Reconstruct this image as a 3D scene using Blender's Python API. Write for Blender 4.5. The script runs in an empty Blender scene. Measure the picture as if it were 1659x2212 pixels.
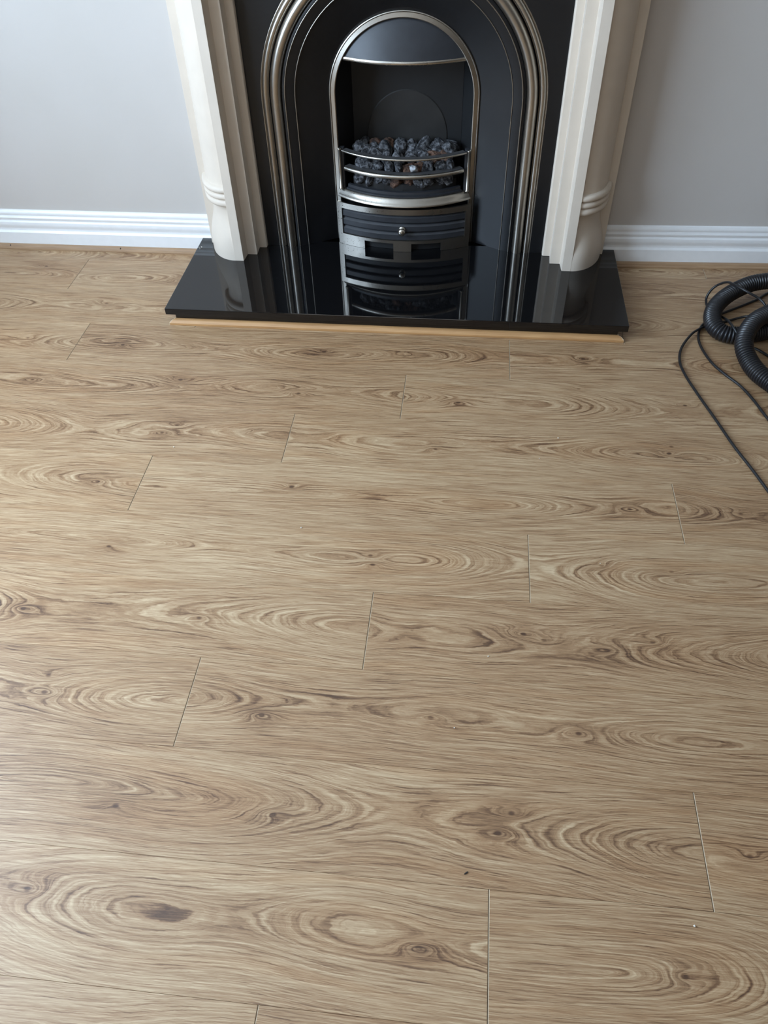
import bpy, bmesh, math, random
from mathutils import Vector, Matrix, noise as mnoise

random.seed(7)
scene = bpy.context.scene
C = scene.collection
PI = math.pi

# ------------------------------------------------------------------ camera
def set_camera():
    f_px, pitch, yaw, roll = 1681.16, math.radians(46.3787), math.radians(-7.1948), math.radians(-1.821)
    F = Vector((math.sin(yaw)*math.cos(pitch), math.cos(yaw)*math.cos(pitch), -math.sin(pitch)))
    R0 = Vector((math.cos(yaw), -math.sin(yaw), 0.0))
    U0 = R0.cross(F)
    c, s = math.cos(roll), math.sin(roll)
    R = c*R0 + s*U0
    U = -s*R0 + c*U0
    cam = bpy.data.cameras.new('camera')
    cam.sensor_fit = 'HORIZONTAL'
    cam.sensor_width = 36.0
    cam.lens = f_px/1659.0*36.0
    cam.clip_start = 0.02
    ob = bpy.data.objects.new('camera', cam)
    M = Matrix(((R.x, U.x, -F.x, 0.2114), (R.y, U.y, -F.y, -2.2281), (R.z, U.z, -F.z, 1.316), (0, 0, 0, 1)))
    ob.matrix_world = M
    C.objects.link(ob)
    scene.camera = ob
set_camera()

# ------------------------------------------------------------------ world, daylight, warm fill, exposure
w = bpy.data.worlds.new('sky')
scene.world = w
w.use_nodes = True
bg = w.node_tree.nodes['Background']
bg.inputs['Color'].default_value = (0.62, 0.80, 1.0, 1)
bg.inputs['Strength'].default_value = 1.0

ROOM_X0, ROOM_X1, ROOM_Y0, ROOM_H = -2.0, 4.2, -5.4, 2.4
WIN = (-2.35, -0.75, 0.70, 2.20)        # window in the left wall: y0, y1, z0, z1
REARFILL = (-1.5, 0.3, 0.9, 2.1)         # opening added in the rear wall for the warm fill: x0, x1, z0, z1

def area(name, loc, rot, sx, sy, power, col):
    l = bpy.data.lights.new(name, 'AREA')
    l.shape = 'RECTANGLE'
    l.size, l.size_y = sx, sy
    l.energy = power
    l.color = col
    o = bpy.data.objects.new(name, l)
    o.location = loc
    o.rotation_euler = rot
    C.objects.link(o)
    return o
area('daylight_left_window', (ROOM_X0-0.10, (WIN[0]+WIN[1])/2, (WIN[2]+WIN[3])/2), (0, -PI/2, 0),
     WIN[3]-WIN[2], WIN[1]-WIN[0], 122, (0.61, 0.785, 1.0))
area('warm_fill_rear', ((REARFILL[0]+REARFILL[1])/2, ROOM_Y0-0.10, (REARFILL[2]+REARFILL[3])/2), (PI/2, 0, 0),
     REARFILL[1]-REARFILL[0], REARFILL[3]-REARFILL[2], 7, (1.0, 0.82, 0.60))  # unseen warm fill lamp, added to lift the right side

vs = scene.view_settings
vs.view_transform = 'Standard'
vs.look = 'None'
vs.gamma = 1.0
vs.use_curve_mapping = False
vs.exposure = 0.43

# ------------------------------------------------------------------ helpers
def srgb(r, g, b):
    def f(c):
        c /= 255.0
        return c/12.92 if c <= 0.04045 else ((c+0.055)/1.055)**2.4
    return (f(r), f(g), f(b), 1.0)

class MB:
    """collects vertices and faces for one mesh"""
    def __init__(s): s.v = []; s.f = []
    def add(s, vs, fs):
        o = len(s.v)
        s.v += [tuple(p) for p in vs]
        s.f += [tuple(i+o for i in f) for f in fs]
    def box(s, x0, x1, y0, y1, z0, z1):
        s.add([(x0,y0,z0),(x1,y0,z0),(x1,y1,z0),(x0,y1,z0),(x0,y0,z1),(x1,y0,z1),(x1,y1,z1),(x0,y1,z1)],
              [(0,3,2,1),(4,5,6,7),(0,1,5,4),(1,2,6,5),(2,3,7,6),(3,0,4,7)])
    def grid(s, rows, closed_u=False, closed_v=False):
        """rows: list of equal-length point lists"""
        o = len(s.v); n = len(rows[0]); m = len(rows)
        for r in rows: s.v += [tuple(p) for p in r]
        for i in range(m if closed_v else m-1):
            for j in range(n if closed_u else n-1):
                a = o+i*n+j; b = o+i*n+(j+1) % n
                c = o+((i+1) % m)*n+(j+1) % n; d = o+((i+1) % m)*n+j
                s.f.append((a, b, c, d))
    def prism(s, poly, axis, a0, a1):
        """closed polygon extruded along an axis; poly points are the two other coordinates in order"""
        def P(p, a):
            return {'x': (a, p[0], p[1]), 'y': (p[0], a, p[1]), 'z': (p[0], p[1], a)}[axis]
        n = len(poly)
        s.add([P(p, a0) for p in poly]+[P(p, a1) for p in poly],
              [tuple(range(n-1, -1, -1)), tuple(range(n, 2*n))]+[(i, (i+1) % n, n+(i+1) % n, n+i) for i in range(n)])
    def obj(s, name, mat, parent=None, smooth=False, angle=35, bevel=0):
        me = bpy.data.meshes.new(name)
        me.from_pydata(s.v, [], s.f)
        bm = bmesh.new(); bm.from_mesh(me)
        bmesh.ops.remove_doubles(bm, verts=bm.verts, dist=1e-6)
        bmesh.ops.recalc_face_normals(bm, faces=bm.faces)
        if smooth:
            for f in bm.faces: f.smooth = True
            lim = math.radians(angle)
            for e in bm.edges:
                if len(e.link_faces) == 2 and e.calc_face_angle(0) > lim: e.smooth = False
        bm.to_mesh(me); bm.free()
        me.materials.append(mat)
        o = bpy.data.objects.new(name, me)
        C.objects.link(o)
        if parent: o.parent = parent
        if bevel:
            m = o.modifiers.new('bevel', 'BEVEL'); m.width = bevel; m.segments = 2; m.limit_method = 'ANGLE'
            m.angle_limit = math.radians(40)
        return o

def empty(name, loc=(0, 0, 0)):
    o = bpy.data.objects.new(name, None)
    o.empty_display_size = 0.1
    o.location = loc
    C.objects.link(o)
    return o
def put(o, parent):
    """parent keeping the world coordinates the mesh was built in"""
    o.parent = parent
    o.matrix_parent_inverse = Matrix.Translation(parent.location).inverted()
    return o
def tag(o, label, cat, group=None):
    o['label'] = label; o['category'] = cat
    if group: o['group'] = group
    return o
def struct(o, label=None, cat=None):
    o['kind'] = 'structure'
    if label: o['label'] = label
    if cat: o['category'] = cat
    return o

# ------------------------------------------------------------------ materials
class NT:
    def __init__(s, name):
        s.mat = bpy.data.materials.new(name); s.mat.use_nodes = True
        s.t = s.mat.node_tree; s.n = s.t.nodes; s.l = s.t.links
        s.b = s.n['Principled BSDF']
    def node(s, typ, **kw):
        n = s.n.new(typ)
        for k, v in kw.items(): setattr(n, k, v)
        return n
    def set(s, sock, v):
        if isinstance(v, bpy.types.NodeSocket): s.l.new(v, sock)
        elif v is not None: sock.default_value = v
    def m(s, op, a, b=None, c=None, clamp=False):
        n = s.node('ShaderNodeMath', operation=op, use_clamp=clamp)
        s.set(n.inputs[0], a)
        if b is not None: s.set(n.inputs[1], b)
        if c is not None: s.set(n.inputs[2], c)
        return n.outputs[0]
    def xyz(s, x, y, z):
        n = s.node('ShaderNodeCombineXYZ')
        for i, v in enumerate((x, y, z)): s.set(n.inputs[i], v)
        return n.outputs[0]
    def sep(s, v):
        n = s.node('ShaderNodeSeparateXYZ'); s.l.new(v, n.inputs[0]); return n.outputs
    def noise(s, vec, scale=1.0, detail=2.0, rough=0.5, dist=0.0):
        n = s.node('ShaderNodeTexNoise'); n.noise_dimensions = '3D'
        s.set(n.inputs['Vector'], vec); n.inputs['Scale'].default_value = scale
        n.inputs['Detail'].default_value = detail; n.inputs['Roughness'].default_value = rough
        n.inputs['Distortion'].default_value = dist
        return n.outputs['Fac']
    def ramp(s, fac, stops):
        n = s.node('ShaderNodeValToRGB'); s.l.new(fac, n.inputs[0])
        e = n.color_ramp.elements
        while len(e) > 1: e.remove(e[-1])
        e[0].position = stops[0][0]; e[0].color = stops[0][1]
        for p, c in stops[1:]:
            q = e.new(p); q.color = c
        return n.outputs['Color']
    def rng(s, v, a, b, c=0.0, d=1.0, smooth=False):
        n = s.node('ShaderNodeMapRange')
        if smooth: n.interpolation_type = 'SMOOTHSTEP'
        s.set(n.inputs['Value'], v)
        for k, q in zip(('From Min', 'From Max', 'To Min', 'To Max'), (a, b, c, d)): s.set(n.inputs[k], q)
        return n.outputs['Result']
    def mix(s, fac, a, b, blend='MIX'):
        n = s.node('ShaderNodeMix', data_type='RGBA', blend_type=blend)
        s.set(n.inputs[0], fac); s.set(n.inputs[6], a); s.set(n.inputs[7], b)
        return n.outputs[2]
    def attr(s, name):
        n = s.node('ShaderNodeAttribute', attribute_type='OBJECT', attribute_name=name); return n
    def obj(s):
        return s.node('ShaderNodeTexCoord').outputs['Object']
    def bump(s, h, strength=0.2, dist=0.001):
        n = s.node('ShaderNodeBump'); n.inputs['Strength'].default_value = strength
        n.inputs['Distance'].default_value = dist
        s.l.new(h, n.inputs['Height']); s.l.new(n.outputs[0], s.b.inputs['Normal'])
    def p(s, **kw):
        for k, v in kw.items(): s.set(s.b.inputs[k.replace('_', ' ')], v)

def simple(name, col, rough=0.5, metal=0.0, spec=0.5, nscale=0, nvar=0.06, bump=0.0, bscale=80, coat=0.0):
    t = NT(name)
    if nscale:
        f = t.noise(t.obj(), nscale, 3.0)
        lo = tuple(c*(1-nvar) for c in col[:3])+(1,); hi = tuple(min(1, c*(1+nvar)) for c in col[:3])+(1,)
        t.p(Base_Color=t.ramp(f, [(0.3, lo), (0.7, hi)]))
    else: t.p(Base_Color=col)
    t.p(Roughness=rough, Metallic=metal, Specular_IOR_Level=spec, Coat_Weight=coat)
    if bump: t.bump(t.noise(t.obj(), bscale, 3.0), bump, 0.0015)
    return t.mat

def wood_floor_material():
    t = NT('laminate_oak')
    x, y, z = t.sep(t.obj())
    seed = t.attr('seed').outputs['Fac']
    s10 = t.m('MULTIPLY', seed, 37.0)
    mul = lambda a, k: t.m('MULTIPLY', a, k)
    # slow wander of the heart line and its depth below the face
    yc = mul(t.m('SUBTRACT', t.noise(t.xyz(mul(x, 1.3), s10, 0.0), 1.0, 1.0), 0.5), 0.075)
    hh = t.rng(t.noise(t.xyz(mul(x, 1.45), s10, 5.0), 1.0, 1.0), 0.28, 0.72, 0.0, 0.105)
    dy = t.m('SUBTRACT', y, yc)
    d = t.m('SQRT', t.m('ADD', mul(mul(dy, dy), 1.35), t.m('MULTIPLY', hh, hh)))
    warp = t.noise(t.xyz(mul(x, 3.2), mul(y, 16.0), s10), 1.0, 2.0)
    d = t.m('ADD', d, mul(t.m('SUBTRACT', warp, 0.5), 0.012))
    warp2 = t.noise(t.xyz(mul(x, 30.0), mul(y, 90.0), s10), 1.0, 3.0, 0.6)
    d = t.m('ADD', d, mul(t.m('SUBTRACT', warp2, 0.5), 0.0040))
    tint = None; halo = None
    for k in ('knot_a', 'knot_b', 'knot_c', 'knot_d'):
        kx, ky, ks = t.sep(t.attr(k).outputs['Vector'])
        ax = t.m('SUBTRACT', x, kx); ay = t.m('SUBTRACT', y, ky)
        ux = t.m('DIVIDE', ax, 0.030); uy = t.m('DIVIDE', ay, 0.010)
        q = t.m('ADD', t.m('MULTIPLY', ux, ux), t.m('MULTIPLY', uy, uy))
        g = t.m('DIVIDE', mul(ks, 0.017), t.m('ADD', q, 1.0))
        d = t.m('ADD', d, g)
        vx = t.m('DIVIDE', ax, 0.0055); vy = t.m('DIVIDE', ay, 0.0036)
        vq = t.m('ADD', t.m('MULTIPLY', vx, vx), t.m('MULTIPLY', vy, vy))
        c1 = t.m('MULTIPLY', t.m('DIVIDE', 1.0, t.m('ADD', t.m('MULTIPLY', vq, vq), 1.0)), ks)
        wx = t.m('DIVIDE', ax, 0.045); wy = t.m('DIVIDE', ay, 0.030)
        wq = t.m('ADD', t.m('MULTIPLY', wx, wx), t.m('MULTIPLY', wy, wy))
        h1 = t.m('MULTIPLY', t.m('DIVIDE', 1.0, t.m('ADD', t.m('MULTIPLY', wq, wq), 1.0)), ks)
        tint = c1 if tint is None else t.m('MAXIMUM', tint, c1)
        halo = h1 if halo is None else t.m('MAXIMUM', halo, h1)
    # growth rings: thin dark latewood lines that follow the field d
    ph = t.m('ADD', mul(d, 150.0), mul(t.noise(t.xyz(mul(x, 2.0), mul(d, 30.0), s10), 1.0, 2.0), 0.9))
    fr = t.m('FRACT', ph)
    ring = t.m('MULTIPLY', t.rng(fr, 0.45, 0.90, 0, 1, True), t.rng(fr, 0.90, 1.0, 1, 0, True))
    pale = t.m('MULTIPLY', t.rng(fr, 0.0, 0.10, 0, 1, True), t.rng(fr, 0.10, 0.40, 1, 0, True))
    heart = t.rng(t.m('ABSOLUTE', dy), 0.020, 0.075, 1.0, 0.12, True)
    patch = t.rng(t.noise(t.xyz(mul(x, 3.0), mul(y, 18.0), t.m('ADD', s10, 3.0)), 1.0, 2.0), 0.36, 0.66, 0.15, 1.0)
    hp = t.m('MULTIPLY', heart, patch)
    # straight pores and streaks, half along the rings and half along the board
    def grain(fx, fd, off, det, rough):
        zz = t.m('ADD', mul(y, 12.0), t.m('ADD', s10, off))
        return t.noise(t.xyz(mul(x, fx), mul(d, fd), zz), 1.0, det, rough)
    yw = t.m('ADD', t.m('ADD', y, mul(t.m('SUBTRACT', warp, 0.5), 0.014)), mul(t.m('SUBTRACT', warp2, 0.5), 0.003))
    def grain_y(fx, fy, off, det, rough):
        return t.noise(t.xyz(mul(x, fx), mul(yw, fy), t.m('ADD', s10, off)), 1.0, det, rough)
    fine_d = grain(9.0, 520.0, 0.0, 3.0, 0.62)
    fine_y = grain_y(13.0, 560.0, 2.0, 3.0, 0.62)
    med = grain(2.2, 90.0, 7.0, 2.0, 0.55)
    pore = grain_y(30.0, 620.0, 5.0, 2.0, 0.6)
    line = grain(9.0, 430.0, 11.0, 1.5, 0.5)
    broad = t.noise(t.xyz(mul(x, 1.6), mul(y, 13.0), s10), 1.0, 2.0)
    v = mul(t.m('SUBTRACT', fine_d, 0.5), 0.95)
    v = t.m('ADD', v, mul(t.m('SUBTRACT', fine_y, 0.5), 0.75))
    v = t.m('ADD', v, mul(t.m('SUBTRACT', med, 0.5), 0.22))
    v = t.m('ADD', v, mul(t.m('SUBTRACT', broad, 0.5), 0.34))
    v = t.m('ADD', v, mul(t.m('MULTIPLY', ring, hp), -0.28))
    v = t.m('ADD', v, mul(t.m('MULTIPLY', pale, hp), 0.10))
    v = t.m('ADD', v, mul(t.rng(pore, 0.55, 0.72, 0, 1), -0.16))
    v = t.m('ADD', v, mul(t.rng(line, 0.56, 0.70, 0, 1), -0.26))
    v = t.m('ADD', v, mul(t.rng(tint, 0.15, 0.9, 0, 1), -0.42))
    v = t.m('ADD', v, mul(halo, -0.13))
    tone = t.attr('tone').outputs['Fac']
    v = t.m('ADD', t.m('ADD', v, 0.64), tone)
    col = t.ramp(v, [(0.0, srgb(80, 56, 39)), (0.25, srgb(116, 86, 60)), (0.5, srgb(153, 120, 87)),
                     (0.72, srgb(175, 146, 112)), (1.0, srgb(202, 177, 143))])
    red = t.rng(t.noise(t.xyz(mul(x, 2.5), mul(d, 40.0), t.m('ADD', s10, 9.0)), 1.0, 1.0), 0.50, 0.72, 0.0, 0.45)
    col = t.mix(red, col, t.mix(1.0, col, (1.0, 0.90, 0.80, 1), 'MULTIPLY'))
    t.p(Base_Color=col, Roughness=t.rng(v, 0.1, 0.9, 0.50, 0.38), Specular_IOR_Level=0.5)
    t.bump(t.m('ADD', v, mul(pore, 0.4)), 0.25, 0.0006)
    return t.mat

def bead_wood(name, lo, hi):
    t = NT(name)
    x, y, z = t.sep(t.obj())
    n = t.noise(t.xyz(t.m('MULTIPLY', x, 6.0), t.m('MULTIPLY', y, 500.0), t.m('MULTIPLY', z, 500.0)), 1.0, 3.0, 0.6)
    b = t.noise(t.xyz(t.m('MULTIPLY', x, 9.0), t.m('MULTIPLY', y, 60.0), t.m('MULTIPLY', z, 60.0)), 1.0, 2.0)
    f = t.m('ADD', t.m('MULTIPLY', n, 0.6), t.m('MULTIPLY', b, 0.4))
    t.p(Base_Color=t.ramp(f, [(0.32, lo), (0.66, hi)]), Roughness=0.45)
    t.bump(n, 0.2, 0.0005)
    return t.mat

def metal_mat(name, base, rough, spots=0.0):
    t = NT(name)
    n = t.noise(t.obj(), 18.0, 2.0, 0.5)
    dark = tuple(c*0.88 for c in base[:3])+(1,)
    col = t.ramp(n, [(0.35, dark), (0.65, base)])
    r = t.rng(n, 0.3, 0.7, rough+0.04, rough-0.03)
    if spots:
        v = t.node('ShaderNodeTexNoise'); v.inputs['Scale'].default_value = 260.0; v.inputs['Detail'].default_value = 1.0
        t.l.new(t.obj(), v.inputs['Vector'])
        ox = t.sep(t.obj())[0]
        side = t.rng(ox, -0.19, 0.02, 1.0, 0.0)
        pit = t.m('MULTIPLY', t.rng(v.outputs['Fac'], 0.66, 0.72, 0, 1), side)
        col = t.mix(pit, col, (0.03, 0.025, 0.02, 1))
    t.p(Base_Color=col, Metallic=1.0, Roughness=r)
    return t.mat

def coal_mat(name, ash, black, lo, hi):
    t = NT(name)
    inf = t.node('ShaderNodeObjectInfo')
    n = t.node('ShaderNodeTexNoise'); n.inputs['Scale'].default_value = 1.7; n.inputs['Detail'].default_value = 7.0
    n.inputs['Roughness'].default_value = 0.65
    add = t.node('ShaderNodeVectorMath', operation='ADD')
    t.l.new(t.obj(), add.inputs[0])
    t.l.new(t.xyz(t.m('MULTIPLY', inf.outputs['Random'], 9.0), 0.0, 0.0), add.inputs[1])
    t.l.new(add.outputs[0], n.inputs['Vector'])
    t.p(Base_Color=t.ramp(n.outputs['Fac'], [(lo, black), (hi, ash)]), Roughness=0.75)
    t.bump(n.outputs['Fac'], 1.0, 0.012)
    return t.mat

def hearth_stone():
    t = NT('black_granite')
    n = t.noise(t.obj(), 900.0, 2.0)
    t.p(Base_Color=t.ramp(n, [(0.6, (0.004, 0.004, 0.0045, 1)), (0.75, (0.012, 0.012, 0.013, 1))]), Roughness=0.035, Specular_IOR_Level=0.62)
    return t.mat

def wall_mat():
    t = NT('greige_wall_paint')
    a = t.noise(t.obj(), 3.0, 3.0)
    t.p(Base_Color=t.ramp(a, [(0.3, srgb(196, 190, 183)), (0.7, srgb(200, 194, 188))]), Roughness=0.62, Specular_IOR_Level=0.35)
    t.bump(t.noise(t.obj(), 55.0, 4.0, 0.6), 0.10, 0.002)
    return t.mat

M = {}
M['floor'] = wood_floor_material()
M['tint'] = simple('lit_bevel_tone', srgb(170, 150, 124), 0.6, nscale=200, nvar=0.08)  # light catching the end bevels, painted in as a paler colour
M['sub'] = simple('dark_underlay', srgb(58, 46, 36), 0.9)
M['wall'] = wall_mat()
M['wall2'] = simple('low_bounce_brown', srgb(128, 112, 94), 0.7, nscale=3, nvar=0.03)  # unseen walls kept dark to cut bounced light
M['ceil'] = simple('white_ceiling', srgb(235, 234, 230), 0.8, nscale=2, nvar=0.02)
M['gloss'] = simple('white_gloss_paint', srgb(236, 236, 235), 0.28, nscale=40, nvar=0.015, bump=0.08, bscale=60)
M['bead'] = bead_wood('oak_beading', srgb(142, 112, 84), srgb(178, 146, 112))
M['bead2'] = bead_wood('pale_oak_beading', srgb(164, 120, 76), srgb(200, 155, 104))
M['raw'] = simple('raw_fibreboard', srgb(206, 186, 156), 0.9, nscale=120, nvar=0.1)
M['stone'] = simple('cream_stone', srgb(214, 201, 185), 0.55, nscale=14, nvar=0.03, bump=0.10, bscale=160, spec=0.35)
M['granite'] = hearth_stone()
M['iron'] = simple('black_cast_iron', (0.0042, 0.0045, 0.0056, 1), 0.40, nscale=18, nvar=0.2, bump=0.06, bscale=220, spec=0.5)
M['irong'] = simple('graphite_iron', (0.024, 0.0255, 0.030, 1), 0.46, nscale=30, nvar=0.15, bump=0.05, bscale=260)
M['bar'] = simple('dull_bar_iron', (0.085, 0.083, 0.083, 1), 0.42, metal=0.3, nscale=40, nvar=0.12)
M['soot'] = simple('sooty_fireback', (0.007, 0.0073, 0.008, 1), 0.60, nscale=12, nvar=0.3)
M['backarch'] = simple('lighter_fireback', (0.016, 0.0145, 0.013, 1), 0.62, nscale=14, nvar=0.35)  # slightly lighter, browner tone for the arched panel
M['steel'] = metal_mat('polished_antique_steel', (0.42, 0.385, 0.335, 1), 0.33)
M['pitted'] = metal_mat('pitted_polished_steel', (0.44, 0.405, 0.355, 1), 0.30, 1.0)
M['chrome'] = metal_mat('bright_steel', (0.52, 0.485, 0.43, 1), 0.28)
M['coal'] = coal_mat('ashy_coal', (0.27, 0.275, 0.29, 1), (0.012, 0.012, 0.015, 1), 0.44, 0.68)
M['coalb'] = coal_mat('brown_coal', (0.26, 0.14, 0.09, 1), (0.03, 0.016, 0.012, 1), 0.38, 0.62)
M['coals'] = simple('glossy_coal', (0.55, 0.56, 0.58, 1), 0.16, metal=0.9, bump=0.6, bscale=90)
M['bed'] = simple('dark_fuel_bed', (0.012, 0.011, 0.011, 1), 0.85, bump=0.5, bscale=60, nscale=40, nvar=0.4)
M['hose'] = simple('black_hose_plastic', (0.012, 0.012, 0.014, 1), 0.38, spec=0.5)
M['cord'] = simple('black_cord_rubber', (0.010, 0.010, 0.011, 1), 0.42)
M['crumb'] = simple('pale_crumb', srgb(225, 218, 205), 0.8, nscale=500)
M['splinter'] = simple('dark_splinter', srgb(40, 34, 30), 0.8, nscale=300)
M['frame'] = simple('white_window_frame', srgb(238, 238, 238), 0.35, nscale=20, nvar=0.02)
M['nail'] = simple('dark_pin_head', srgb(66, 54, 46), 0.5, nscale=300)

# ------------------------------------------------------------------ room shell
WY = 0.215                # fireplace wall plane
BEND_X, BEND = 0.646, math.tan(math.radians(2.0))   # the alcove on the right runs slightly out of square
def wall_y(x): return WY + max(0.0, x-BEND_X)*BEND
def room():
    T = 0.25
    b = MB()
    # plan strips of the fireplace wall, with the chimney opening left free
    b.box(ROOM_X0-T, -0.47, WY, WY+T, 0, ROOM_H)
    b.box(-0.47, 0.47, WY, WY+T, 0.92, ROOM_H)
    b.box(0.47, BEND_X, WY, WY+T, 0, ROOM_H)
    b.box(-0.47, 0.47, WY+T-0.05, WY+T, 0, 0.92)  # unseen closure added to stop sky light leaking in behind the insert
    x1 = ROOM_X1+T
    b.prism([(BEND_X, WY), (x1, wall_y(x1)), (x1, WY+T+0.1), (BEND_X, WY+T+0.1)], 'z', 0, ROOM_H)
    struct(b.obj('wall_back', M['wall']), 'greige painted wall behind the fireplace', 'wall')
    b = MB()
    y0, y1, z0, z1 = WIN
    b.box(ROOM_X0-T, ROOM_X0, ROOM_Y0-T, y0, 0, ROOM_H)
    b.box(ROOM_X0-T, ROOM_X0, y1, WY, 0, ROOM_H)
    b.box(ROOM_X0-T, ROOM_X0, y0, y1, 0, z0)
    b.box(ROOM_X0-T, ROOM_X0, y0, y1, z1, ROOM_H)
    struct(b.obj('wall_left', M['wall']), 'greige painted wall with the daylight window', 'wall')
    b = MB(); b.box(ROOM_X1, ROOM_X1+T, ROOM_Y0-T, wall_y(ROOM_X1), 0, ROOM_H)
    struct(b.obj('wall_right', M['wall2']), 'wall facing the window, darkened brown to cut bounce light', 'wall')
    b = MB(); x0, x1, z0, z1 = REARFILL
    b.box(ROOM_X0, x0, ROOM_Y0-T, ROOM_Y0, 0, ROOM_H)
    b.box(x1, ROOM_X1, ROOM_Y0-T, ROOM_Y0, 0, ROOM_H)
    b.box(x0, x1, ROOM_Y0-T, ROOM_Y0, 0, z0)
    b.box(x0, x1, ROOM_Y0-T, ROOM_Y0, z1, ROOM_H)
    struct(b.obj('wall_rear', M['wall2']), 'wall opposite the fireplace, darkened brown to cut bounce light', 'wall')
    b = MB(); b.box(ROOM_X0-T, ROOM_X1+T, ROOM_Y0-T, WY+T, ROOM_H, ROOM_H+0.1)
    struct(b.obj('ceiling', M['ceil']), 'plain white ceiling of the room', 'ceiling')
    # window frames
    def frame(name, lo, hi, horizontal_axis, at, label):
        r = empty(name, (0, 0, 0)); struct(r, label, 'window')
        u0, u1, v0, v1 = lo[0], hi[0], lo[1], hi[1]; s = 0.05
        def bar(a0, a1, c0, c1, n):
            q = MB()
            if horizontal_axis == 'y': q.box(at-0.03, at+0.03, a0, a1, c0, c1)
            else: q.box(a0, a1, at-0.03, at+0.03, c0, c1)
            q.obj(n, M['frame'], r, bevel=0.004)
        bar(u0, u0+s, v0, v1, 'frame_jamb'); bar(u1-s, u1, v0, v1, 'frame_jamb')
        bar(u0+s, u1-s, v0, v0+s, 'frame_rail'); bar(u0+s, u1-s, v1-s, v1, 'frame_rail')
        um = (u0+u1)/2; bar(um-0.02, um+0.02, v0+s, v1-s, 'mullion')
    frame('window_1', (WIN[0], WIN[2]), (WIN[1], WIN[3]), 'y', ROOM_X0-0.04, 'white framed window in the left wall')
    frame('fill_window', (REARFILL[0], REARFILL[2]), (REARFILL[1], REARFILL[3]), 'x', ROOM_Y0-0.04, 'white framed window added in the rear wall for warm fill light')
room()

# ------------------------------------------------------------------ floor of laminate planks
def floor():
    b = MB(); b.box(ROOM_X0-0.2, ROOM_X1+0.2, ROOM_Y0-0.2, WY+0.3, -0.06, -0.0085)
    fl = struct(b.obj('floor', M['sub']), 'oak laminate plank floor', 'floor')
    PW, Y0, PL = 0.1922, -0.0664, 1.281
    seam = {-1: -1.08, 0: -0.60, 1: 0.350, 2: 0.062, 3: -0.219, 4: -0.550, 5: 0.386, 6: 0.056, 7: -0.269, 8: 0.654, 9: 0.306, 10: -0.027}
    for k in range(11, 30): seam[k] = seam[k-1]-0.33
    knots = [(-1.21, .072, 1), (-.715, .013, 1), (-.92, -.143, .8), (-1.093, -.349, .8), (-.791, -.364, 1), (-.186, -.357, 1), (.5585, -.338, 1),
             (.044, -.352, .6), (-.992, -.55, .8), (-.569, -.519, 1.2), (-.225, -.556, .9), (.212, -.564, 1), (.536, -.479, .6), (.81, -.531, .9),
             (-.553, -.747, 1), (-.523, -.713, .7), (.75, -.700, .7), (.74, -.727, 1), (.161, -.755, .7), (-.658, -.938, 1), (-.177, -.919, 1.1),
             (.622, -.928, 1), (.8725, -.923, .6), (-.556, -1.141, .9), (.046, -1.145, .9), (.038, -1.119, .8), (.543, -1.106, .6), (.69, -1.11, .6),
             (-.678, -1.327, 1.1), (-.298, -1.318, .7), (.37, -1.30, 1), (.411, -1.311, .8), (.533, -1.325, .8), (.626, -1.297, .7), (.776, -1.287, .6),
             (-.552, -1.516, 1), (-.121, -1.527, 1.2), (.195, -1.503, .7), (.466, -1.511, 1), (-.337, -1.72, .9), (-.071, -1.623, .5), (.343, -1.67, .8),
             (.32, -1.706, 1.1), (.727, -1.705, .8), (-.433, -1.866, 1.1), (.201, -1.892, 1.1), (.595, -1.891, .9), (-.0615, -1.71, .8)]
    rnd = random.Random(11)
    cache = {}
    for k in range(-2, 28):
        yt = Y0-k*PW; yb = yt-PW
        top = min(yt, WY-0.004)
        if yb > WY-0.02 or yb < ROOM_Y0+0.0 - PW: continue
        yb2 = max(yb, ROOM_Y0)
        s = seam.get(k, -0.3)
        xs = [s+PL*i for i in range(-4, 6)]
        for a, c in zip(xs, xs[1:]):
            x0, x1 = max(a, ROOM_X0), min(c, ROOM_X1)
            if x1-x0 < 0.03: continue
            key = (round(x1-x0, 4), round(top-yb2, 4))
            if key not in cache:
                L, Wd = x1-x0, (top-yb2)
                hx, hy = L/2, Wd/2
                ex, ey = 0.0013, 0.00034
                me = bpy.data.meshes.new('plank')
                def rect(ax, ay, z): return [(-ax, -ay, z), (ax, -ay, z), (ax, ay, z), (-ax, ay, z)]
                g = 0.0003
                v = rect(hx-g, hy-0.00005, -0.0085)+rect(hx-g, hy-0.00005, -0.0010)+rect(hx-ex, hy-ey, 0.0)
                f = [(8, 9, 10, 11)]
                for o in (0, 4):
                    for i in range(4): f.append((o+i, o+(i+1) % 4, o+4+(i+1) % 4, o+4+i))
                me.from_pydata(v, [], f); me.materials.append(M['floor']); me.materials.append(M['tint']); cache[key] = me
                for pi in (6, 8): me.polygons[pi].material_index = 1      # end bevels carry painted light as a paler tone
            o = bpy.data.objects.new('plank', cache[key])
            cx, cy = (x0+x1)/2, (top+yb2)/2
            o.location = (cx, cy, 0); C.objects.link(o); o.parent = fl
            o['seed'] = rnd.random()
            o['tone'] = rnd.uniform(-0.05, 0.05)
            mine = [q for q in knots if x0 < q[0] < x1 and yb < q[1] < yt]
            mine = [(q[0]-cx, q[1]-cy, q[2]) for q in mine]
            while len(mine) < 2: mine.append((rnd.uniform(-.5, .5), rnd.uniform(-.03, .03), rnd.uniform(.5, 1)))
            while len(mine) < 4: mine.append((5.0, 0.0, 0.0))
            mine.sort(key=lambda q: -q[2])
            for nm, q in zip(('knot_a', 'knot_b', 'knot_c', 'knot_d'), mine): o[nm] = [float(q[0]), float(q[1]), float(q[2])]
floor()

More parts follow.
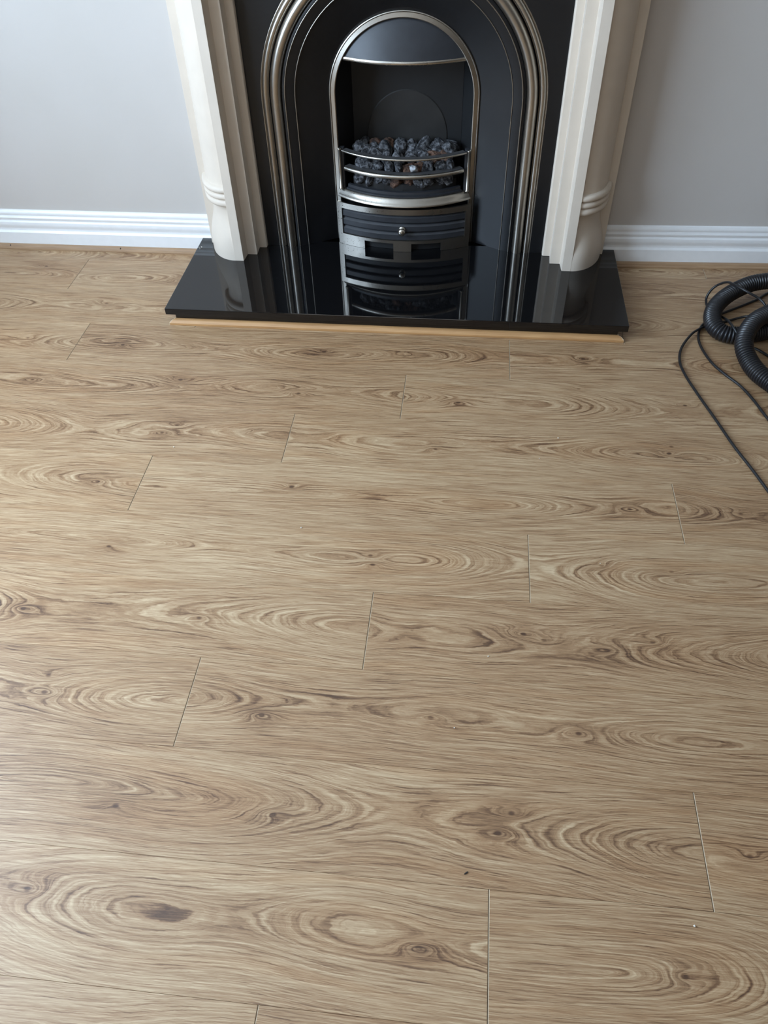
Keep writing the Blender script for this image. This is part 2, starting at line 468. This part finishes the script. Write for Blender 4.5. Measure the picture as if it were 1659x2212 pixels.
# ------------------------------------------------------------------ skirting boards and beading
SK = [(.018, 0), (.018, .0545), (.0155, .058), (.0130, .061), (.0117, .066), (.0122, .070), (.0145, .076), (.0152, .083), (.0140, .090), (.0108, .094),
      (.0102, .0965), (.0118, .100), (.0120, .105), (.0090, .1095), (.0082, .1125), (.0093, .117), (.0085, .122), (.0050, .1275), (0, .130)]
BD = [(.018, .0145), (.024, .0143), (.0285, .012), (.0300, .0090), (.0305, .0075), (.0325, .0068), (.0345, .0050), (.0350, .0030), (.0350, 0.0002), (.018, 0.0002)]
def run(profile, x0, x1, mat, name, closed=False):
    b = MB(); rows = []
    n = 1 if x1 <= BEND_X+0.001 else 2
    for x in (x0, x1):
        rows.append([(x, wall_y(x)-d, z) for d, z in profile])
    b.grid(rows, closed_u=closed)
    m = len(profile)
    b.f.append(tuple(range(m))); b.f.append(tuple(range(2*m-1, m-1, -1)))
    return b.obj(name, mat, smooth=True, angle=25)
struct(run(SK+[(0, 0)], ROOM_X0, -0.6465, M['gloss'], 'baseboard_left', True), 'white moulded skirting board left of the fireplace', 'skirting board')
struct(run(SK+[(0, 0)], 0.6465, ROOM_X1, M['gloss'], 'baseboard_right', True), 'white moulded skirting board right of the fireplace', 'skirting board')
t1 = struct(run(BD, ROOM_X0, -0.6875, M['bead'], 'trim_1', True), 'thin oak beading along the left skirting board', 'beading')
t2 = struct(run(BD, 0.6875, ROOM_X1, M['bead'], 'trim_2', True), 'thin oak beading along the right skirting board', 'beading')
for x in (-1.385, -0.985, -0.715):
    b = MB(); b.box(x-0.0012, x+0.0012, WY-0.0300, WY-0.0268, 0.0095, 0.0138)
    b.obj('pin_head', M['nail'], t1)

# ------------------------------------------------------------------ hearth
H = 0.055; HX = 0.686; HYF = -0.248; HYB = WY-0.0178
def hearth():
    r = empty('hearth', (0, -0.02, 0)); tag(r, 'polished black granite hearth slab in front of the fireplace', 'hearth')
    b = MB(); b.box(-HX, HX, HYF, HYB, H-0.020, H)
    put(b.obj('slab', M['granite'], bevel=0.0012), r)
    b = MB(); b.box(-HX+0.024, HX-0.024, HYF+0.014, HYB, 0.0005, H-0.0201)
    put(b.obj('plinth', M['granite'], bevel=0.001), r)
    # oak beading along the front, mitred ends
    b = MB()
    y = HYF+0.0138
    prof = [(0, .0005), (-.017, .0005), (-.0175, .004), (-.0168, .0075), (-.0140, .0098), (-.0120, .0118), (-.0090, .0140), (-.002, .0158), (0, .0158)]
    rows = [[(-HX+0.024-0.0+d, y+d, z) for d, z in prof], [(HX-0.024-d, y+d, z) for d, z in prof]]
    b.grid(rows, closed_u=True)
    m = len(prof)
    tr = b.obj('trim_3', M['bead2'], smooth=True, angle=25)
    struct(tr, 'pale oak beading along the front foot of the black hearth', 'beading')
    for sgn in (-1, 1):
        b = MB()
        ring = [(sgn*(HX-0.024-d), y+d, z) for d, z in prof]
        rnd = random.Random(3+sgn)
        mid = [(sgn*(HX-0.0235-d+rnd.uniform(0, .0015)), y+d+0.0006, z+(rnd.uniform(-.0004, .0010) if z > .003 else 0)) for d, z in prof]
        b.grid([ring, mid], closed_u=True); b.f.append(tuple(range(m, 2*m)))
        b.obj('cut_end', M['raw'], tr)
    return r
hearth()

# ------------------------------------------------------------------ fireplace surround
LEGTOP = 1.02
def surround():
    r = empty('fireplace_surround', (0, 0.1, H)); tag(r, 'cream stone fireplace surround with fluted legs and rounded columns', 'fireplace surround')
    for s in (-1, 1):
        # stepped pilaster
        ai, ao, yl = 0.5095, 0.5377, 0.0498
        rc = 0.005
        pl = [(ao, yl), (ai, yl), (ai-.0035, .0945), (.4745, .0945), (.4765, .1430), (.4575+0.0, .1430)]
        for i in range(1, 5):
            a = i/4*PI/2
            pl.append((.4575-rc*math.sin(a), .1430+rc*(1-math.cos(a))))
        pl += [(.4525, .1640), (ao, .1640)]
        b = MB(); b.prism([(s*x, y) for x, y in pl], 'z', H, LEGTOP)
        put(b.obj('pilaster', M['stone'], bevel=0.0008), r)
        # back board
        b = MB(); b.box(*sorted((s*0.500, s*0.645)), 0.1645, WY-0.0005, H, LEGTOP)
        put(b.obj('back_board', M['stone'], bevel=0.001), r)
        # rounded column: half ellipse, offset varies with height
        prof = [(H, 0.000), (.075, -.0005), (.100, .000), (.120, .0035), (.140, .0085), (.160, .0150), (.178, .0200), (.195, .0225), (.212, .0225), (.224, .0205), (.228, .0185)]
        def ringp(z0, z1, base, amp):
            return [(z0+(z1-z0)*(0.5-0.5*math.cos(q*PI/8)), base-amp*math.sin(q*PI/8)) for q in range(0, 9)]
        prof += ringp(.2285, .2505, .0130, .0085)+ringp(.2510, .2705, .0120, .0085)+ringp(.2710, .2925, .0120, .0105)
        prof += [(.2935, .0145), (.300, .0155), (.40, .0165), (.60, .0185), (LEGTOP, .0215)]
        rows = []
        N = 20
        for z, off in prof:
            rx, ry = 0.1030-off, 0.1480-off*1.0
            rows.append([(s*(ao+rx*math.sin(q/N*PI/2)), 0.1985-ry*math.cos(q/N*PI/2), z) for q in range(N+1)]+[(s*ao, 0.1985, z)])
        b = MB(); b.grid(rows, closed_u=True)
        n = N+2
        b.f.append(tuple(range(n))); b.f.append(tuple(range(len(b.v)-n, len(b.v))))
        put(b.obj('column', M['stone'], smooth=True, angle=40), r)
    b = MB(); b.box(-0.645, 0.645, 0.05, WY-0.0005, LEGTOP+0.0002, 1.17)
    put(b.obj('header', M['stone'], bevel=0.003), r)
    b = MB(); b.box(-0.70, 0.70, -0.02, WY-0.0005, 1.1702, 1.22)
    put(b.obj('mantel_shelf', M['stone'], bevel=0.006), r)
surround()

# ------------------------------------------------------------------ cast iron arched insert
ZC = 0.500
def arch_path(z0, n=48, nv=2):
    """samples of (origin x, origin z, direction) along the arch"""
    out = []
    for i in range(nv): out.append(('v', -1, z0+(ZC-z0)*i/nv))
    for i in range(n+1): out.append(('a', PI-PI*i/n, None))
    for i in range(nv-1, -1, -1): out.append(('v', 1, z0+(ZC-z0)*i/nv))
    return out
def arch_pt(smp, r, y):
    if smp[0] == 'v': return (smp[1]*r, y, smp[2])
    return (r*math.cos(smp[1]), y, ZC+r*math.sin(smp[1]))
def arch_sweep(profile, z0=H+0.0001):
    b = MB()
    b.grid([[arch_pt(sm, r, y) for r, y in profile] for sm in arch_path(z0)])
    return b
def half_round(rc, y, rad, depth=None, n=10):
    depth = depth or rad
    return [(rc+rad*math.cos(i/n*PI), y-depth*math.sin(i/n*PI)) for i in range(n+1)]
def insert():
    r = empty('fireplace_insert', (0, 0.2, H)); tag(r, 'black cast iron arched fireplace insert with polished steel mouldings', 'fireplace insert')
    # flat plate from the arch out to a rectangle hidden by the surround
    b = MB(); rows = []
    X, ZT = 0.4700, 0.95
    for sm in arch_path(H+0.0001):
        if sm[0] == 'v': o = (sm[1]*X, sm[2])
        else:
            c, s = math.cos(sm[1]), math.sin(sm[1])
            k = min(X/abs(c) if abs(c) > 1e-6 else 9e9, (ZT-ZC)/s if s > 1e-6 else 9e9)
            o = (c*k, ZC+s*k)
        p = arch_pt(sm, 0.4120, 0.1655)
        rows.append([p, (o[0], 0.1655, o[1])])
    b.grid(rows)
    o = b.obj('face_plate', M['iron']); sd = o.modifiers.new('thickness', 'SOLIDIFY'); sd.thickness = 0.006; sd.offset = 0
    put(o, r)
    put(arch_sweep([(.4125, .1660), (.4125, .1625), (.4112, .1618), (.4098, .1625), (.4090, .1650)]).obj('edge_fillet', M['steel'], smooth=True, angle=60), r)
    put(arch_sweep([(.4090, .1652)]+half_round(.3995, .1652, .0088, .0085)+[(.3900, .1652)]).obj('outer_moulding', M['steel'], smooth=True, angle=60), r)
    put(arch_sweep([(.4090, .1658), (.3900, .1660), (.3870, .1695), (.3862, .1700)]).obj('groove', M['iron'], smooth=True), r)
    put(arch_sweep(half_round(.3700, .1690, .0163, .0190, 16)).obj('round_moulding', M['steel'], smooth=True, angle=80), r)
    put(arch_sweep([(.3862, .1692), (.3540, .1692), (.3520, .1655), (.3450, .1630), (.3410, .1640), (.3165, .1735), (.3130, .1755)]).obj('channel', M['iron'], smooth=True), r)
    put(arch_sweep(half_round(.3430, .1636, .0017, .0028, 6)).obj('thin_bead', M['steel'], smooth=True, angle=80), r)
    put(arch_sweep(half_round(.3150, .1745, .0017, .0030, 6)).obj('thin_bead', M['steel'], smooth=True, angle=80), r)
    put(arch_sweep([(.3130, .1755), (.2300, .2205), (.2245, .2235), (.2215, .2245)]).obj('splay_panel', M['iron'], smooth=True), r)
    put(arch_sweep([(.2225, .2245), (.2215, .2205), (.2195, .2195), (.2180, .2205), (.2172, .2225), (.2166, .2215), (.2060, .2185), (.2040, .2195), (.2035, .2330)]).obj('opening_rim', M['steel'], smooth=True, angle=18), r)
    # hood inside the head of the arch
    zl = 0.602; R = 0.2038
    b = MB(); rows = []
    nx, nz = 28, 12
    for j in range(nz+1):
        row = []
        for i in range(nx+1):
            u = -1+2*i/nx
            zz = zl+(ZC+R*0.999-zl)*j/nz
            wx = math.sqrt(max(0, R*R-(zz-ZC)**2))
            x = u*wx
            y = 0.2275-0.046*(1-u*u)*(1-j/nz)**0.8
            row.append((x, y, zz))
        rows.append(row)
    b.grid(rows)
    put(b.obj('hood', M['irong'], smooth=True, angle=60), r)
    b = MB(); rows = []
    hw = math.sqrt(R*R-(zl-ZC)**2)
    for i in range(nx+1):
        u = -1+2*i/nx; x = u*hw; y = 0.2275-0.046*(1-u*u)
        rows.append([(x, y+0.003, zl+.0035), (x, y-0.002, zl+.0040), (x, y-0.0045, zl+.001), (x, y-0.0045, zl-.004), (x, y-0.002, zl-.0065), (x, y+0.003, zl-.006)])
    b.grid(rows, closed_u=True)
    put(b.obj('hood_lip', M['chrome'], smooth=True, angle=50), r)
    # firebox
    b = MB(); b.box(-0.1715, 0.1715, 0.3450, 0.3600, 0.20, 0.74)
    put(b.obj('fireback', M['soot'], bevel=0.001), r)
    b = MB(); rows = []
    for i in range(25):
        a = PI*i/24
        rows.append([(0.128*math.cos(a), .3445, .345+.138*math.sin(a)), (0.125*math.cos(a), .3425, .345+.135*math.sin(a)), (0.0, .3425, .345)])
    b.grid(rows)
    b.add([(-.128, .3445, .345), (-.125, .3425, .345), (.125, .3425, .345), (.128, .3445, .345), (-.128, .3445, .21), (-.125, .3425, .21), (.125, .3425, .21), (.128, .3445, .21)],
          [(0, 1, 5, 4), (1, 2, 6, 5), (2, 3, 7, 6)])
    put(b.obj('arched_back_panel', M['backarch'], smooth=True, angle=20), r)
    for s in (-1, 1):
        b = MB(); b.prism([(s*.2120, .2340), (s*.1715, .3455), (s*.1760, .3600), (s*.2260, .2380)], 'z', 0.20, 0.74)
        put(b.obj('side_cheek', M['soot']), r)
    b = MB(); b.box(-0.226, 0.226, 0.236, 0.360, 0.7405, 0.752)
    put(b.obj('throat_plate', M['soot']), r)
    b = MB(); b.box(-0.226, 0.226, 0.236, 0.360, 0.0555, 0.1995)
    put(b.obj('base_block', M['iron']), r)
insert()

# ------------------------------------------------------------------ fret, ash pan cover, coals
AYC = 0.606
def apt(x_or_theta, rho, z):
    t = x_or_theta
    return (rho*math.sin(t), AYC-rho*math.cos(t), z)
def asweep(profile, t0, t1, n=28, caps=True):
    b = MB()
    b.grid([[apt(t0+(t1-t0)*i/n, rho, z) for rho, z in profile] for i in range(n+1)], closed_u=True)
    m = len(profile)
    if caps: b.f.append(tuple(range(m))); b.f.append(tuple(range(n*m, (n+1)*m)))
    return b
D = math.radians
def ash_cover():
    r = empty('ash_pan_cover', (0, 0.16, H)); tag(r, 'bow-fronted steel ash pan cover with dark louvres and round knob', 'ash pan cover')
    b = MB()
    def cb(t0, t1, z0, z1, r0=.458, r1=.466):
        q = asweep([(r0, z0), (r1, z0), (r1, z1), (r0, z1)], t0, t1, max(2, int(abs(t1-t0)/D(1.2))))
        b.add(q.v, q.f)
    TE = D(27.4); TI = D(25.4)
    N0, N1 = D(3.6), D(15.6)
    ZB, ZT, zb, zt, zn = H+0.0005, .1965, .0925, .1785, .0830
    cb(-TE, TE, zt, ZT)
    cb(-TE, -TI, zb, zt); cb(TI, TE, zb, zt)
    cb(-TE, TE, zn, zb)
    cb(-TE, -N1, ZB, zn); cb(-N0, N0, ZB, zn); cb(N1, TE, ZB, zn)
    put(b.obj('frame', M['pitted'], smooth=True, angle=30), r)
    for i in range(3):
        z1 = zt-i*(zt-zb)/3; z0 = z1-(zt-zb)/3
        prof = [(.4480, z0+.0003), (.4600, z0+.0003), (.4615, z0+.003), (.4615, z1-.0105), (.4520, z1-.0015), (.4480, z1-.0010)]
        put(asweep(prof, -TI, TI).obj('louvre', M['irong'], smooth=True, angle=25), r)
    # dark cavity behind the notches
    put(asweep([(.4400, ZB), (.4470, ZB), (.4470, .0920), (.4400, .0920)], -D(26), D(26)).obj('ash_pan', M['soot'], smooth=True, angle=30), r)
    # knob, turned round an axis pointing out of the front
    prof = [(0, .0105), (.002, .0115), (.0045, .0100), (.006, .0065), (.009, .0060), (.0115, .0080), (.0145, .0108), (.0185, .0122), (.0225, .0112), (.0255, .0080), (.0272, .0040), (.0276, .0001)]
    b = MB(); kx, ky, kz = -0.0005, AYC-.4615, .1300
    b.grid([[(kx+q*math.cos(a*PI/12), ky-d, kz+q*math.sin(a*PI/12)) for a in range(24)] for d, q in prof], closed_u=True)
    put(b.obj('knob', M['chrome'], smooth=True, angle=60), r)
ash_cover()

FYC = 0.4655
def fpt(t, rho, z):
    """the grate bars bow more tightly than the ash pan cover"""
    q = rho-0.1405
    return (q*math.sin(t), FYC-q*math.cos(t), z)
def fsweep(profile, t0, t1, n=32):
    b = MB()
    b.grid([[fpt(t0+(t1-t0)*i/n, rho, z) for rho, z in profile] for i in range(n+1)], closed_u=True)
    m = len(profile)
    b.f.append(tuple(range(m))); b.f.append(tuple(range(n*m, (n+1)*m)))
    return b
def fret():
    r = empty('fire_grate', (0, 0.18, .2)); tag(r, 'bow-fronted polished steel fire grate holding the coals', 'fire grate')
    T = D(26.4)
    low = [(.4640, .2062), (.4710, .2055), (.4745, .2075), (.4742, .2105), (.4700, .2140), (.4660, .2185), (.4630, .2230), (.4590, .2280), (.4550, .2300), (.4480, .2300), (.4480, .2062)]
    put(fsweep(low, -D(39.4), D(39.4)).obj('bottom_bar', M['pitted'], smooth=True, angle=50), r)
    put(fsweep([(.4560, .2302), (.4560, .2350), (.4480, .2355), (.4475, .2440), (.4390, .2445), (.4390, .2302)], -D(35.5), D(35.5)).obj('stepped_ledge', M['irong'], smooth=True, angle=30), r)
    def bull(zc, rad, rf, depth):
        n = 8
        return [(rf-rad*.95+rad*.95*math.cos(-PI/2+i/n*PI), zc+rad*math.sin(-PI/2+i/n*PI)) for i in range(n+1)], [(rf-rad*.95, zc+rad), (rf-depth, zc+rad), (rf-depth, zc-rad*.5), (rf-rad*.95, zc-rad)]
    p, q = bull(.2965, .0068, .4650, .028)
    put(fsweep(p, -D(35.2), D(35.2)).obj('middle_bar', M['chrome'], smooth=True, angle=60), r)
    put(fsweep(q, -D(35.6), D(35.6)).obj('middle_bar_back', M['bar'], smooth=True, angle=30), r)
    p, q = bull(.3485, .0034, .4640, .021)
    put(fsweep(p, -D(36.6), D(36.6)).obj('top_bar', M['chrome'], smooth=True, angle=60), r)
    put(fsweep(q, -D(36.6), D(36.6)).obj('top_bar_back', M['bar'], smooth=True, angle=30), r)
    for s in (-1, 1):
        x, y, _ = fpt(s*D(38.2), .4640, 0)
        b = MB()
        prof = [(.2302, .0072), (.2335, .0072), (.2350, .0056), (.349, .0050), (.3515, .0064), (.3545, .0064), (.3555, .0052)]
        b.grid([[(x+q*math.cos(a*PI/8), y+q*math.sin(a*PI/8), z) for a in range(16)] for z, q in prof], closed_u=True)
        b.f.append(tuple(range(len(b.v)-16, len(b.v))))
        put(b.obj('post', M['steel'], smooth=True, angle=50), r)
        b = MB(); b.prism([(x+s*.002, y+.005), (x-s*.012, y+.006), (x-s*.014, .2330), (s*.1990, .2330)], 'z', .2003, .3545)
        put(b.obj('side_plate', M['irong'], bevel=0.0008), r)
fret()

def coals():
    b = MB(); b.prism([(-.163, .232), (-.12, .203), (-.06, .181), (0, .175), (.06, .181), (.12, .203), (.163, .232), (.166, .336), (-.166, .336)], 'z', .2003, .262)
    bed = b.obj('fuel_bed', M['bed']); tag(bed, 'dark fuel bed tray under the coals in the fire grate', 'fuel bed')
    rnd = random.Random(5)
    variants = []
    for k in range(7):
        bm = bmesh.new(); bmesh.ops.create_icosphere(bm, subdivisions=3, radius=1.0)
        off = Vector((k*13.1, k*7.7, k*3.3))
        for v in bm.verts:
            p = v.co.copy()
            n1 = mnoise.noise(p*0.9+off); n2 = mnoise.noise(p*2.3+off); n3 = mnoise.noise(p*6.0+off)
            f = 1+0.45*n1+0.22*n2+0.10*n3
            v.co = p*f
            # flattened cleavage faces
            for a in range(3):
                d = Vector((math.sin(a*2.1+k), math.cos(a*1.7+k*2), math.sin(a+k*1.3))).normalized()
                h = v.co.dot(d)
                if h > 0.72: v.co -= d*(h-0.72)*0.85
        me = bpy.data.meshes.new('coal')
        bm.to_mesh(me); bm.free(); variants.append(me)
    def mesh(i, mat):
        key = (i, mat.name)
        if key not in mesh.c:
            m = variants[i].copy(); m.materials.append(mat); mesh.c[key] = m
        return mesh.c[key]
    mesh.c = {}
    spots = []
    def row(n, rho, z, span, size, dz=0.004):
        for i in range(n):
            t = -span+2*span*i/(n-1)+rnd.uniform(-.012, .012)
            x, y, _ = apt(t, rho, 0)
            spots.append((x, y+rnd.uniform(-.004, .004), z+rnd.uniform(-dz, dz), size*rnd.uniform(.88, 1.15)))
    row(10, .414, .268, D(19.5), .0205)
    row(10, .410, .306, D(20.0), .0195)
    row(8, .375, .322, D(20.0), .0235)
    for i in range(8): spots.append((-.142+.0405*i+rnd.uniform(-.006, .006), .275+rnd.uniform(-.005, .005), .326+rnd.uniform(-.004, .007)+.0015*max(0, i-4), .0255*rnd.uniform(.9, 1.12)))
    for i in range(8): spots.append((-.138+.0395*i+rnd.uniform(-.006, .006), .312+rnd.uniform(-.003, .003), .322+rnd.uniform(-.004, .006), .0245*rnd.uniform(.9, 1.1)))
    for j, (x, y, z, s) in enumerate(spots):
        brown = (j*7) % 11 in (2, 6)
        o = bpy.data.objects.new('brown_coal' if brown else 'coal', mesh(j % 7, M['coalb'] if brown else M['coal']))
        o.location = (x, y, z); o.scale = (s*rnd.uniform(.95, 1.2), s*rnd.uniform(.8, 1.0), s*rnd.uniform(.8, 1.05))
        o.rotation_euler = (rnd.uniform(-.6, .6), rnd.uniform(-.6, .6), rnd.uniform(0, 6.28))
        C.objects.link(o)
        if brown: tag(o, 'rusty brown fake coal lump among the grey coals in the grate', 'coal', 'brown coals in the fire grate')
        else: tag(o, 'ashy grey and black fake coal lump in the fire grate', 'coal', 'grey coals in the fire grate')
    o = bpy.data.objects.new('coal', mesh(3, M['coals'])); x, y, _ = apt(D(4.3), .441, 0)
    o.location = (x, y, .3145); o.scale = (.0135, .010, .0105); o.rotation_euler = (.3, .5, .2); C.objects.link(o)
    tag(o, 'single shiny silvery coal lump glinting behind the middle grate bar', 'coal')
coals()

# ------------------------------------------------------------------ vacuum hose and cords
def catmull(pts, step):
    pts = [Vector(p) for p in pts]
    out = []
    ext = [2*pts[0]-pts[1]]+pts+[2*pts[-1]-pts[-2]]
    dense = []
    for i in range(1, len(ext)-2):
        p0, p1, p2, p3 = ext[i-1:i+3]
        for k in range(40):
            t = k/40
            dense.append(0.5*((2*p1)+(-p0+p2)*t+(2*p0-5*p1+4*p2-p3)*t*t+(-p0+3*p1-3*p2+p3)*t**3))
    dense.append(pts[-1])
    out = [dense[0]]; acc = 0.0; last = dense[0]
    for p in dense[1:]:
        d = (p-last).length
        while acc+d >= step:
            q = (step-acc)/d
            last = last.lerp(p, q); out.append(last.copy()); d = (p-last).length; acc = 0.0
        acc += d; last = p
    return out
def tube(pts, radius, seg):
    """radius: function of ring index"""
    b = MB(); rows = []
    n = len(pts)
    t = (pts[1]-pts[0]).normalized()
    nrm = Vector((0, 0, 1)); nrm = (nrm-t*nrm.dot(t)).normalized()
    for i, p in enumerate(pts):
        t = (pts[min(i+1, n-1)]-pts[max(i-1, 0)]).normalized()
        nrm = (nrm-t*nrm.dot(t)).normalized(); bi = t.cross(nrm)
        r = radius(i)
        rows.append([p+r*(math.cos(a/seg*2*PI)*nrm+math.sin(a/seg*2*PI)*bi) for a in range(seg)])
    b.grid(rows, closed_u=True)
    b.f.append(tuple(range(seg))); b.f.append(tuple(range(len(b.v)-seg, len(b.v))))
    return b
def hose():
    path = [(1.52, .02, .026), (1.40, .045, .03), (1.27, .05, .045), (1.19, .035, .055), (1.128, .021, .06), (1.074, .008, .055), (1.015, -.028, .045), (.971, -.074, .036), (.943, -.133, .0350), (.939, -.188, .0300),
            (.962, -.222, .0255), (1.010, -.226, .0255), (1.091, -.200, .0255), (1.20, -.175, .0255), (1.30, -.19, .03), (1.36, -.14, .05), (1.33, -.06, .085), (1.25, -.07, .095), (1.16, -.13, .09),
            (1.085, -.183, .078), (1.034, -.224, .0735), (1.001, -.274, .061), (.992, -.316, .045), (1.001, -.36, .030), (1.015, -.405, .0255), (1.037, -.445, .0255), (1.09, -.52, .0255), (1.20, -.60, .0255), (1.40, -.66, .0255)]
    pts = catmull(path, 0.0078/5)
    cyc = [0.0212, 0.0240, 0.0250, 0.0245, 0.0228]
    b = tube(pts, lambda i: cyc[i % 5], 28)
    o = b.obj('vacuum_hose', M['hose'], smooth=True, angle=80)
    tag(o, 'black ribbed vacuum cleaner hose coiled on the floor by the right wall', 'hose')
    c1 = [(1.06, -1.20, .0042), (.98, -.95, .0042), (.949, -.845, .0042), (.929, -.775, .0042), (.902, -.689, .0042), (.876, -.586, .0042), (.85, -.488, .0042), (.83, -.4, .0042), (.825, -.336, .0042), (.839, -.274, .0060),
          (.874, -.212, .0105), (.900, -.185, .0128), (.928, -.158, .0070), (.990, -.124, .0042), (1.035, -.111, .012), (1.067, -.123, .03), (1.084, -.134, .05), (1.081, -.137, .07), (1.065, -.117, .08),
          (1.03, -.100, .092), (1.006, -.066, .0905), (.994, -.026, .078), (.975, -.001, .052), (.959, -.003, .03), (.952, -.015, .010), (.953, -.055, .0042), (.966, -.095, .0128), (.973, -.145, .030),
          (.971, -.205, .0545), (.983, -.247, .0500), (1.006, -.262, .022), (1.030, -.255, .0045), (1.050, -.262, .0042), (1.075, -.293, .0042), (1.13, -.38, .0042), (1.25, -.5, .0042)]
    p1 = catmull(c1, 0.004)
    tag(tube(p1, lambda i: 0.0036, 10).obj('power_cord', M['cord'], smooth=True, angle=80),
        'thin black power cord sweeping widest across the floor and looping over the hose', 'cord')
    c2 = [(1.12, -.86, .0042), (1.05, -.70, .0042), (1.01, -.576, .0042), (.992, -.505, .0042), (.97, -.442, .0042), (.937, -.388, .0042), (.912, -.336, .0042), (.897, -.268, .0042), (.897, -.211, .0042), (.914, -.157, .0042),
          (.942, -.12, .0042), (.981, -.086, .0042), (1.052, -.036, .0042), (1.11, .007, .0042), (1.152, .048, .0042), (1.25, .12, .0042)]
    p2 = catmull(c2, 0.004)
    tag(tube(p2, lambda i: 0.0036, 10).obj('power_cord', M['cord'], smooth=True, angle=80),
        'thin black power cord passing under the hose, nearer the hose than the other', 'cord')
hose()

# ------------------------------------------------------------------ small litter
def litter():
    rnd = random.Random(2)
    def crumb(x, y, z, s, label, mat=M['crumb'], name='crumb', stretch=1.0, rot=0.0, grp=None):
        bm = bmesh.new(); bmesh.ops.create_icosphere(bm, subdivisions=1, radius=1.0)
        for v in bm.verts: v.co *= rnd.uniform(.7, 1.15)
        zmin = min(v.co.z for v in bm.verts)
        me = bpy.data.meshes.new(name); bm.to_mesh(me); bm.free(); me.materials.append(mat)
        o = bpy.data.objects.new(name, me); o.location = (x, y, z-zmin*s*0.7); o.scale = (s*stretch, s, s*0.7); o.rotation_euler.z = rot
        C.objects.link(o); tag(o, label, name, grp)
    for x, y, s in ((-.672, .129, .0026), (-.680, .127, .0017), (-.676, .120, .0014)):
        crumb(x, y, H, s, 'white plaster crumb on the back left corner of the black hearth', grp='crumbs on the hearth')
    for x, y, s in ((-.505, -.80, .0018), (-.130, -1.05, .0020), (.47, -.69, .0020), (.42, -.77, .0016), (.30, -1.36, .0018), (.54, -1.10, .0014), (.24, -1.52, .0016), (.62, -1.82, .0020)):
        crumb(x, y, 0, s, 'tiny pale crumb lying on the oak plank floor', grp='crumbs on the floor')
    crumb(.269, -1.775, 0, .0015, 'tiny dark splinter lying on the oak plank floor', M['splinter'], 'splinter', 3.6, 0.7)
litter()
